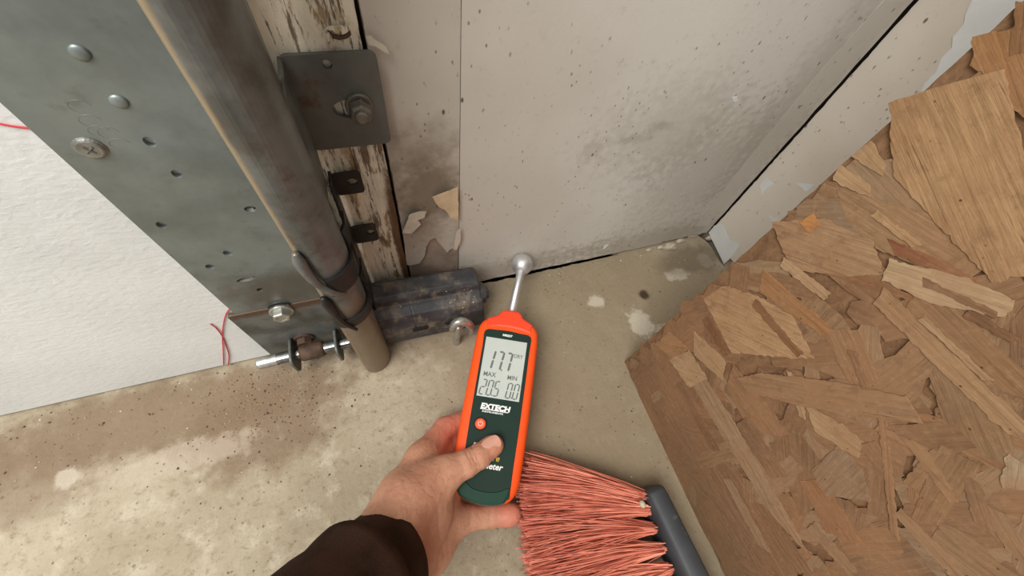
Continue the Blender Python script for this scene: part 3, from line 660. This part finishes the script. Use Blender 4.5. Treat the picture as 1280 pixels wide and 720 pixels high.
chain([(556,650,.026,.0125), (586,647,.0190,.0096), (612,645,.0165,.0086), (634,643.5,.0180,.0084), (640,643,.0185,.0080)], 5)  # little finger under the foot
def hand_mesh(h=.00125):
    allp = np.array([c[0] for c in CH] + [c[1] for c in CH]); lo = allp.min(0) - .03; hi = allp.max(0) + .03; lo[2] = max(lo[2], -.004)
    n = np.ceil((hi-lo)/h).astype(int)
    ax = [lo[i] + h*np.arange(n[i]) for i in range(3)]
    X, Y, Z = np.meshgrid(*ax, indexing='ij'); X = X.astype(np.float32); Y = Y.astype(np.float32); Z = Z.astype(np.float32)
    F = {}
    for a, b, ra, rb, g in CH:
        ab = b-a; L2 = float(ab@ab)
        t = np.clip(((X-a[0])*ab[0] + (Y-a[1])*ab[1] + (Z-a[2])*ab[2])/L2, 0, 1)
        d = np.sqrt((X-a[0]-t*ab[0])**2 + (Y-a[1]-t*ab[1])**2 + (Z-a[2]-t*ab[2])**2) - (ra + (rb-ra)*t)
        kk = .008 if g in (0,6) else .0035
        if g in F:
            hh = np.clip(.5 + .5*(F[g]-d)/kk, 0, 1); F[g] = F[g]*(1-hh) + d*hh - kk*hh*(1-hh)
        else: F[g] = d
    # creases across the thumb joints and the little finger
    def crease(g, px, py, pz, dx, dy, w, depth):
        p0 = A(px,py,pz); p1 = A(px+dx,py+dy,pz); t = (p1-p0)/np.linalg.norm(p1-p0)
        s = (X-p0[0])*t[0] + (Y-p0[1])*t[1] + (Z-p0[2])*t[2]
        r2 = (X-p0[0])**2 + (Y-p0[1])**2 + (Z-p0[2])**2
        F[g] = F[g] + depth*np.exp(-(s/w)**2)*np.exp(-r2/.016**2)
    for q in (-4, 0, 4): crease(1, 590+q, 572-q*.6, .056, 1, -.55, .0008, .0012)
    crease(5, 612, 645, .017, 1, -.05, .0008, .0009); crease(5, 588, 647, .02, 1, -.05, .0008, .0008)
    R = F[0]
    for g, kk in ((6,.0028),(1,.009),(2,.008),(3,.006),(4,.006),(5,.006)):
        hh = np.clip(.5 + .5*(R-F[g])/kk, 0, 1); R = R*(1-hh) + F[g]*hh - kk*hh*(1-hh)
    for g in (0, 1): crease_g = None
    # folds at the base of the thumb and across the heel
    for px, py, pz, dx, dy, w, dep, rad in ((566,590,.062,.8,1.0,.0010,.0010,.012),(560,604,.060,.5,1.0,.0010,.0011,.014),(548,640,.052,1,-.2,.0014,.0012,.016),(520,690,.07,1,-.9,.0012,.0008,.018)):
        p0 = A(px,py,pz); p1 = A(px+dx*10,py+dy*10,pz); t = (p1-p0)/np.linalg.norm(p1-p0)
        s = (X-p0[0])*t[0] + (Y-p0[1])*t[1]; r2 = (X-p0[0])**2 + (Y-p0[1])**2 + (Z-p0[2])**2
        R = R + dep*np.exp(-(s/w)**2)*np.exp(-r2/rad**2)
    R = np.maximum(R, .0006 - Z)                  # rests on the floor, does not enter it
    S = R < 0; nx, ny, nz = R.shape
    cs = [(i,j,k) for i in (0,1) for j in (0,1) for k in (0,1)]
    def cr(i,j,k): return R[i:nx-1+i, j:ny-1+j, k:nz-1+k]
    cnt = sum((cr(*c) < 0).astype(np.int8) for c in cs); act = (cnt > 0) & (cnt < 8)
    I = np.argwhere(act); vals = {c: cr(*c)[act] for c in cs}
    acc = np.zeros((len(I),3)); num = np.zeros(len(I))
    for c in cs:
        for axn in range(3):
            if c[axn] == 0:
                e = list(c); e[axn] = 1; e = tuple(e); va, vb = vals[c], vals[e]; x = (va < 0) != (vb < 0)
                t = np.where(x, va/np.where(x, va-vb, 1), 0)
                p = np.tile(np.array(c, float), (len(I),1)); p[:,axn] += t
                acc[x] += p[x]; num[x] += 1
    V = lo + h*(I + acc/num[:,None])
    ids = -np.ones(act.shape, int); ids[tuple(I.T)] = np.arange(len(I)); faces = []
    for axn in range(3):
        o1, o2 = [(1,2),(2,0),(0,1)][axn]
        sl0 = [slice(None)]*3; sl1 = [slice(None)]*3; sl0[axn] = slice(0,-1); sl1[axn] = slice(1,None)
        a, b = S[tuple(sl0)], S[tuple(sl1)]; E = np.argwhere(a != b)
        E = E[(E[:,o1] > 0) & (E[:,o2] > 0) & (E[:,o1] < act.shape[o1]) & (E[:,o2] < act.shape[o2])]
        s = a[tuple(E.T)]
        def cid(d1, d2):
            q = E.copy(); q[:,o1] += d1; q[:,o2] += d2; return ids[tuple(q.T)]
        Q = np.stack([cid(-1,-1), cid(0,-1), cid(0,0), cid(-1,0)], 1)
        Q[~s] = Q[~s][:, ::-1]; faces.append(Q)
    Fq = np.concatenate(faces); Fq = Fq[(Fq >= 0).all(1)]
    me = bpy.data.meshes.new('hand'); me.from_pydata(V.tolist(), [], Fq.tolist()); me.update(); return me
ps = empty('person', tuple(A(455,730,.08)*np.array([1,1,0]) + np.array([0,0,.0006])))
tag(ps, 'left hand in a dark brown sleeve, thumb over the orange meter', 'person')
hm = obj('hand', hand_mesh(), MT['skin'], ps, smooth=True); hm['label'] = 'left hand gripping with the thumb on top'
md = hm.modifiers.new('smooth', 'SMOOTH'); md.factor = .5; md.iterations = 3
def fingernail(tip, back, up, w, l, r):
    t = (Vector(tip)-Vector(back)).normalized(); up = (Vector(up)-t*Vector(up).dot(t)).normalized(); s = t.cross(up)
    v = []; f = []; NI, NJ = 9, 8
    for lay in (0, 1):
        for i in range(NI):
            for j in range(NJ):
                a = (i/(NI-1)-.5)*2; b = j/(NJ-1); ww = w*(1 - .30*max(0, b-.7)/.3*abs(a)**1 - .25*max(0, .25-b)/.25)
                ang = a*ww/r
                y = (b-.62)*l + (.0010*(1-a*a) if b > .7 else 0)
                rr = r + (.0003 if lay == 0 else -.0012) - .0012*max(0, b-.6)/.4*0
                v.append(Vector(tip) + t*y + s*(rr*math.sin(ang)) + up*(rr*math.cos(ang)))
    for lay in (0, 1):
        for i in range(NI-1):
            for j in range(NJ-1):
                a = lay*NI*NJ + i*NJ + j; f.append((a, a+1, a+NJ+1, a+NJ))
    return recalc(mesh('nail', v, f))
T1, T0v = Vector(A(615,558,.0506)), Vector(A(598,567.5,.0530))
nl = obj('fingernail', fingernail(Vector(A(613,557,.0508)), T0v, Vector((.10,-.02,1)), .0062, .0138, .0086), MT['nail'], hm, smooth=True); nl['label'] = 'short pale thumbnail'
# sleeve
def sleeve():
    c0 = Vector((A(*WR[:3])+A(*WU[:3]))/2); p2 = Vector((A(*EL1[:3])+A(*EL2[:3]))/2)
    ax = (p2-c0).normalized(); wr = (Vector(A(*WU[:3]))-Vector(A(*WR[:3]))); wr = (wr-ax*wr.dot(ax)).normalized(); th = ax.cross(wr)
    c0 = c0 + ax*.010
    st = [(.012,.030,.024,1),(.004,.034,.028,1),(.0005,.0372,.031,1),(-.001,.0392,.0330,1),(.0005,.0410,.0345,0),(.004,.0416,.0350,0),(.012,.0410,.0345,0),(.020,.0404,.0340,0),(.0235,.0400,.034,0),(.0260,.0445,.0380,0),(.0290,.0485,.0415,0),(.036,.0485,.0415,0),(.045,.0460,.039,0),(.055,.0450,.039,0),(.075,.0465,.041,0),(.10,.048,.043,0),(.14,.050,.046,0),(.20,.054,.050,0),(.28,.058,.054,0)]
    v = []; f = []; n = 64
    for h, a, b, inner in st:
        for k in range(n):
            t = 2*math.pi*k/n; w = 0 if inner or h < .006 else 1
            d = w*(.0016*mnoise.noise((math.cos(t)*1.6, math.sin(t)*1.6, h*38)) + .0012*math.sin(h*120 + 2*t)*min(1, max(0, (h-.025)/.03)))
            v.append(c0 + ax*h + wr*math.cos(t)*(a+d)*.86 + th*math.sin(t)*(b+d)*.88 + Vector((0,0,-.12))*max(0,h-.1)**2)
    for i in range(len(st)-1):
        for k in range(n): f.append((i*n+k, i*n+(k+1)%n, (i+1)*n+(k+1)%n, (i+1)*n+k))
    f.append(tuple((len(st)-1)*n+k for k in range(n)))
    return recalc(mesh('sleeve', v, f))
slv = obj('sleeve', sleeve(), MT['sleeve'], ps, smooth=True); slv['label'] = 'dark brown fleece sleeve with a turned cuff'

# ---------------------------------------------------------------- broom
BZ = .030
br = empty('broom', (.16,-.06,0)); tag(br, 'broom lying on its side with pinkish red bristles and a dark block', 'broom')
def block():
    e0 = at(818,607,Z=.034); e1 = at(885,745,Z=.034); ax = (e1-e0); ax.z = 0; ax.normalize(); sd = Vector((-ax.y, ax.x, 0)); v = []; f = []; n = 20
    st = [(.0,.40),(.0012,.78),(.004,.95),(.010,1),(.10,1.05),(.2,1.08),(.26,1.0)]
    for h, s in st:
        for k in range(n):
            t = 2*math.pi*k/n; cx = math.copysign(abs(math.cos(t))**.45, math.cos(t)); cz = math.copysign(abs(math.sin(t))**.45, math.sin(t))
            v.append(Vector((e0.x,e0.y,.0185)) + ax*h + sd*cx*.0095*s + Vector((0,0,1))*cz*.0180*s)
    for i in range(len(st)-1):
        for k in range(n): f.append((i*n+k, i*n+(k+1)%n, (i+1)*n+(k+1)%n, (i+1)*n+k))
    f.append(tuple(range(n-1,-1,-1))); f.append(tuple((len(st)-1)*n+k for k in range(n)))
    return recalc(mesh('block', v, f)), e0, ax
bm_, be0, bax = block()
bo = obj('broom_block', bm_, MT['block'], br, smooth=True); bevel(bo, .001, 2); bo['label'] = 'dark grey plastic broom block'
p = at(803, 630, Z=.033); b = bmesh.new(); bmesh.ops.create_icosphere(b, subdivisions=2, radius=.0032); bmesh.ops.scale(b, vec=(.8,1,.8), verts=b.verts); bmesh.ops.translate(b, vec=p, verts=b.verts)
me = bpy.data.meshes.new('knob'); b.to_mesh(me); b.free(); obj('knob', me, MT['bead'], br, smooth=True)
def tuft(root, tips, n, seed):
    """root point, (tip a, tip b) fan line"""
    rg = random.Random(seed); v = []; f = []; tone = []
    for s in range(n):
        q = rg.random(); tip = tips[0].lerp(tips[1], q) + Vector((rg.gauss(0,.003), rg.gauss(0,.003), 0)); tip.z = rg.uniform(.001, .034)*(.6+.4*rg.random())+.001
        r0 = root + Vector((rg.uniform(-.002,.004), (q-.5)*-.005 + rg.gauss(0,.0009), rg.gauss(0,.0030)))
        sag = Vector((0, rg.gauss(.004,.003), rg.gauss(.002,.002))); tn = rg.random()
        w = rg.uniform(.00038,.00062); N = 6; base = len(v)
        wav = rg.uniform(0,6)
        for i in range(N):
            t = i/(N-1); c = r0.lerp(tip, t) + sag*4*t*(1-t)*(.6) + Vector((0,.0006*math.sin(wav+t*7),0))
            c.z = max(c.z, .0008)
            for a in range(3):
                an = 2.1*a + wav; v.append(c + Vector((0, math.cos(an), math.sin(an)))*w*(1-.35*t)); tone.append(tn*(1-.25*t))
        for i in range(N-1):
            for a in range(3): f.append((base+i*3+a, base+i*3+(a+1)%3, base+(i+1)*3+(a+1)%3, base+(i+1)*3+a))
        f.append((base+2, base+1, base)); e = base+(N-1)*3; f.append((e, e+1, e+2))
    me = mesh('tuft', v, f); at2 = me.attributes.new('tone', 'FLOAT', 'POINT'); at2.data.foreach_set('value', tone); return me
tips = [at(656,571,Z=.012), at(650,612,Z=.012), at(652,655,Z=.012), at(661,700,Z=.012), at(668,745,Z=.012), at(676,790,Z=.012), at(684,835,Z=.012), at(690,870,Z=.012)]
roots = [(800,621),(803,638),(811,661),(821,686),(830,711),(840,738),(850,766)]
for i, (x, y) in enumerate(roots):
    rt = at(x+3, y, Z=.022)
    ta = tips[i].lerp(tips[max(i-1,0)], .35) if i else tips[0]; tb = tips[i+1].lerp(tips[min(i+2,7)], .25)
    obj('bristle_tuft', tuft(rt, (ta, tb), 330, 100+i), MT['bristle'], br)

# ---------------------------------------------------------------- chipboard
OX = .2047
ob = obj('chipboard_panel', None); WMAT[ob.name] = Matrix.Translation((OX+.006,-.2,0)); ob.matrix_basis = WMAT[ob.name]; ob.empty_display_size = .05
tag(ob, 'oriented strand board sheet standing on edge in front of the side wall', 'chipboard')
edge_l = [(.0822 + .0008*mnoise.noise((0,2,j*.9)), .0006 + .7*j/120) for j in range(121)]
base = obj('board', plate([(-.75,.0006)] + edge_l + [(-.75,.7)], [], .0105, M_YZ(OX+.0112)), MT['osb'], ob)
PAL = [(190,150,108),(180,140,100),(166,126,88),(158,116,80),(172,138,102),(154,112,76),(168,120,80),(148,108,76),(162,130,98)]
def flake(pts, off, colr, th=.0007, me=None, rot=0, c=None):
    if me is None:
        P = [Vector(p) for p in pts]; c = sum(P, Vector((0,0)))/len(P)
        sxx = sum((p.x-c.x)**2 for p in P); syy = sum((p.y-c.y)**2 for p in P); sxy = sum((p.x-c.x)*(p.y-c.y) for p in P)
        rot = .5*math.atan2(2*sxy, sxx-syy); L = [Matrix.Rotation(-rot, 2) @ (p-c) for p in P]
        me = flake_me([(p.x,p.y) for p in L], th)
    o = bpy.data.objects.new('strand', me); COL.objects.link(o)
    # local Y (long axis) -> in the board plane, local X -> out of the board (-X)
    d = Vector((0, math.cos(rot), math.sin(rot))); e = Vector((-1,0,0)); g = e.cross(d)
    mwm = Matrix((e, d, g)).transposed().to_4x4(); mwm.translation = (OX-off, c[0], c[1])
    o.matrix_basis = mwm; o.parent = ob; o.matrix_parent_inverse = WMAT[ob.name].inverted(); g_ = sum(colr)/3; o.color = lin([.86*(.86*q + .14*g_) for q in colr]); return o
def flake_me(L, th):
    """loop (along, across) -> thin plate; local X out of the board"""
    n = len(L); v = [(-.0006, a, b) for a, b in L] + [(th, a, b) for a, b in L]
    # rotate sense: across axis is e x d
    f = [tuple(range(n)), tuple(range(2*n-1, n-1, -1))] + [(i, (i+1)%n, n+(i+1)%n, n+i) for i in range(n)]
    me = recalc(mesh('strand', v, f)); me.materials.append(MT['strand']); return me
rg = random.Random(11)
shapes = []
for s in range(26):
    l = rg.choice((.02,.026,.034,.042,.05,.06)); w = rg.uniform(.005,.010) if l < .03 else rg.uniform(.008,.022); N = 7
    up = [(-l/2 + l*i/N + rg.gauss(0,.0012), w/2*(1+rg.gauss(0,.14)) * (rg.uniform(.4,.9) if i in (0,N) else 1)) for i in range(N+1)]
    dn = [(x + rg.gauss(0,.0008), -y*rg.uniform(.85,1.1)) for x, y in up]
    shapes.append((flake_me(up[::-1] + dn, rg.uniform(.0002,.0004)), l))
for i in range(245):
    me, l = rg.choice(shapes)
    y = rg.uniform(-.15,.078); z = rg.uniform(.004,.37); r_ = rg.choice((1.25,.9,2.0,1.57,.6,2.5)) + rg.gauss(0,.35)
    dy, dz = abs(math.cos(r_))*l/2, abs(math.sin(r_))*l/2
    y = min(y, .0815-dy-.003); z = max(z, .001+dz+.004)
    flake(None, rg.uniform(0,.0004), rg.choice(PAL[2:]), me=me, rot=r_, c=(y, z))
HAND = [  # outline in the photograph, colour, height
 ([(782,456),(842,462),(880,520),(950,620),(1012,722),(905,722)], (158,116,80), .0008),
 ([(858,462),(884,470),(930,545),(985,640),(1000,690),(975,655),(905,545)], (182,146,108), .0012),
 ([(930,466),(1000,470),(1070,482),(1145,497),(1143,526),(1080,520),(1010,508),(960,497),(925,480)], (176,134,94), .0022),
 ([(1003,515),(1035,513),(1083,560),(1066,572),(1040,552)], (206,168,122), .0016),
 ([(1097,168),(1150,120),(1203,78),(1290,150),(1290,345),(1236,351),(1212,330),(1160,262)], (198,152,102), .0014),
 ([(1205,76),(1262,20),(1290,40),(1290,148)], (176,122,70), .0007),
 ([(880,384),(926,350),(985,402),(1021,436),(980,457),(938,442),(900,420)], (206,160,112), .0014),
 ([(1086,374),(1112,366),(1195,440),(1290,528),(1290,566),(1200,480)], (190,146,102), .0016),
 ([(1114,366),(1185,360),(1290,452),(1290,526),(1200,442)], (164,120,80), .0010),
 ([(1112,326),(1182,336),(1268,374),(1262,396),(1188,384),(1104,352)], (210,174,130), .0017),
 ([(1020,562),(1056,566),(1092,592),(1060,632),(1028,612)], (164,132,100), .0014),
 ([(998,604),(1022,596),(1078,660),(1055,684)], (172,118,76), .0013),
 ([(1236,582),(1290,574),(1290,625),(1262,604)], (190,160,124), .0012),
 ([(1058,188),(1084,172),(1100,196),(1112,214),(1094,216)], (200,160,112), .0012),
 ([(1036,216),(1058,206),(1094,242),(1078,246)], (204,162,116), .0013),
 ([(960,300),(1010,262),(1078,300),(1110,330),(1072,352),(1010,340)], (188,146,104), .0010),
 ([(1040,246),(1090,240),(1150,262),(1196,322),(1180,334),(1110,322)], (178,136,94), .0007),
 ([(1028,330),(1106,352),(1186,386),(1112,366),(1060,360)], (150,100,64), .0005),
 ([(1106,305),(1130,302),(1216,345),(1222,356),(1180,345)], (156,92,58), .0011),
 ([(1099,520),(1108,520),(1118,600),(1126,668),(1118,672),(1108,600)], (174,128,86), .0019),
 ([(1110,525),(1120,522),(1135,560),(1215,620),(1208,626),(1128,572)], (178,134,92), .0017),
 ([(1118,640),(1130,636),(1215,722),(1190,722)], (178,136,96), .0013),
 ([(1180,555),(1230,585),(1160,665),(1140,630)], (158,118,80), .0011),
 ([(1030,420),(1066,404),(1104,480),(1060,476)], (174,128,86), .0009),
 ([(838,452),(858,436),(885,470),(866,486)], (204,164,118), .0014),
 ([(862,424),(884,420),(912,464),(892,470)], (202,160,114), .0013),
 ([(944,354),(966,340),(1000,372),(1040,414),(1028,422)], (184,128,78), .0012),
 ([(1000,280),(1012,268),(1026,276),(1018,290)], (226,150,76), .0016),
 ([(1152,352),(1164,348),(1252,392),(1240,396)], (150,110,76), .0020),
 ([(1255,10),(1282,-10),(1290,60),(1268,70)], (152,104,62), .0010),
 ([(960,560),(1000,540),(1050,600),(1010,650)], (148,110,76), .0008),
 ([(1040,680),(1100,640),(1180,722),(1060,722)], (152,112,78), .0007),
 ([(1180,430),(1240,470),(1290,560),(1230,580),(1160,500)], (160,122,84), .0007),
 ([(900,470),(930,468),(980,520),(960,560)], (170,124,84), .0007),
 ([(820,430),(838,414),(862,436),(846,452)], (190,140,92), .0010),
 # splinters and slivers between the large strands
 ([(905,600),(912,596),(960,680),(955,690)], (176,140,104), .0013), ([(940,380),(948,374),(1005,440),(1000,448)], (150,100,62), .0018),
 ([(1150,400),(1156,394),(1240,470),(1236,478)], (196,156,112), .0020), ([(985,470),(992,464),(1010,520),(1004,524)], (202,166,122), .0018),
 ([(880,400),(886,396),(915,440),(908,446)], (140,92,58), .0018), ([(1060,440),(1068,436),(1092,484),(1084,490)], (142,98,64), .0016),
 ([(1200,600),(1214,590),(1252,660),(1236,672)], (150,112,78), .0012), ([(1130,600),(1170,560),(1184,572),(1146,614)], (168,126,86), .0015),
 ([(1090,270),(1098,262),(1150,300),(1146,310)], (206,162,112), .0016), ([(975,330),(984,322),(1040,368),(1032,376)], (212,172,126), .0017),
 ([(1205,395),(1212,388),(1275,420),(1270,430)], (140,96,62), .0018), ([(845,480),(852,476),(900,560),(893,566)], (142,102,70), .0013),
 ([(1010,660),(1020,652),(1075,715),(1062,720)], (172,134,98), .0015), ([(920,530),(935,522),(985,590),(968,602)], (146,108,76), .0012),
 ([(1225,640),(1240,626),(1290,690),(1290,715)], (166,128,92), .0010), ([(1075,560),(1090,548),(1130,588),(1112,600)], (150,110,74), .0014),
]
for i, (pts, colr, offv) in enumerate(HAND):
    L = [(at(x,y,X=OX).y, at(x,y,X=OX).z) for x, y in pts]
    L = [(min(a,.0815), max(b2,.0012)) for a, b2 in L]
    L = ragged(L, .0016, .0009, i*3.1, lambda a, b2: a > .081 or b2 < .0015)
    L = [(min(a,.0818), max(b2,.001)) for a, b2 in L]
    if sum(L[q][0]*L[(q+1)%len(L)][1] - L[(q+1)%len(L)][0]*L[q][1] for q in range(len(L))) < 0: L = L[::-1]
    flake(L, offv*.45, colr, .0003)

# ---------------------------------------------------------------- debris on the floor
def grit(name, n, mat, region, s0, s1, label, seed):
    rg = random.Random(seed); v = []; f = []
    for _ in range(n):
        x, y = region(rg); s = rg.uniform(s0, s1)*rg.choice((.6,.8,1,1.3)); base = len(v); a0 = rg.uniform(0,6); q = rg.randint(4,6)
        for k in range(q): a = a0+2*math.pi*k/q; v.append((x+s*math.cos(a)*rg.uniform(.6,1.4), y+s*math.sin(a)*rg.uniform(.6,1.3), .0002))
        v.append((x+rg.gauss(0,s*.2), y+rg.gauss(0,s*.2), s*rg.uniform(.5,1.1)+.0002))
        for k in range(q): f.append((base+k, base+(k+1)%q, base+q))
        f.append(tuple(base+k for k in range(q-1,-1,-1)))
    o = obj(name, mesh(name, v, f), MT[mat]); tag(o, label, 'grit', kind='stuff'); return o
def near_door(rg): return rg.uniform(-.36,-.07), .178 - abs(rg.gauss(0,.035))
def patch(rg): return rg.gauss(-.135,.032), min(.178, rg.gauss(.135,.022))
def anywhere(rg): return rg.uniform(-.38,.19), rg.uniform(-.14,.17)
def corner(rg): return rg.uniform(.03,.38), .209 - abs(rg.gauss(0,.012))
grit('dark_grit', 420, 'grit_dark', lambda r: r.choice((near_door,patch,patch,anywhere))(r), .0003, .0009, 'dark grit scattered over the dirt patch by the door', 1)
grit('tan_grit', 420, 'grit_tan', lambda r: r.choice((near_door,patch,patch,anywhere,corner))(r), .0003, .0009, 'tan sandy grit scattered over the concrete', 2)
grit('white_grit', 70, 'chip_white', lambda r: r.choice((near_door,anywhere,corner))(r), .0003, .0009, 'tiny white flecks scattered over the concrete', 3)
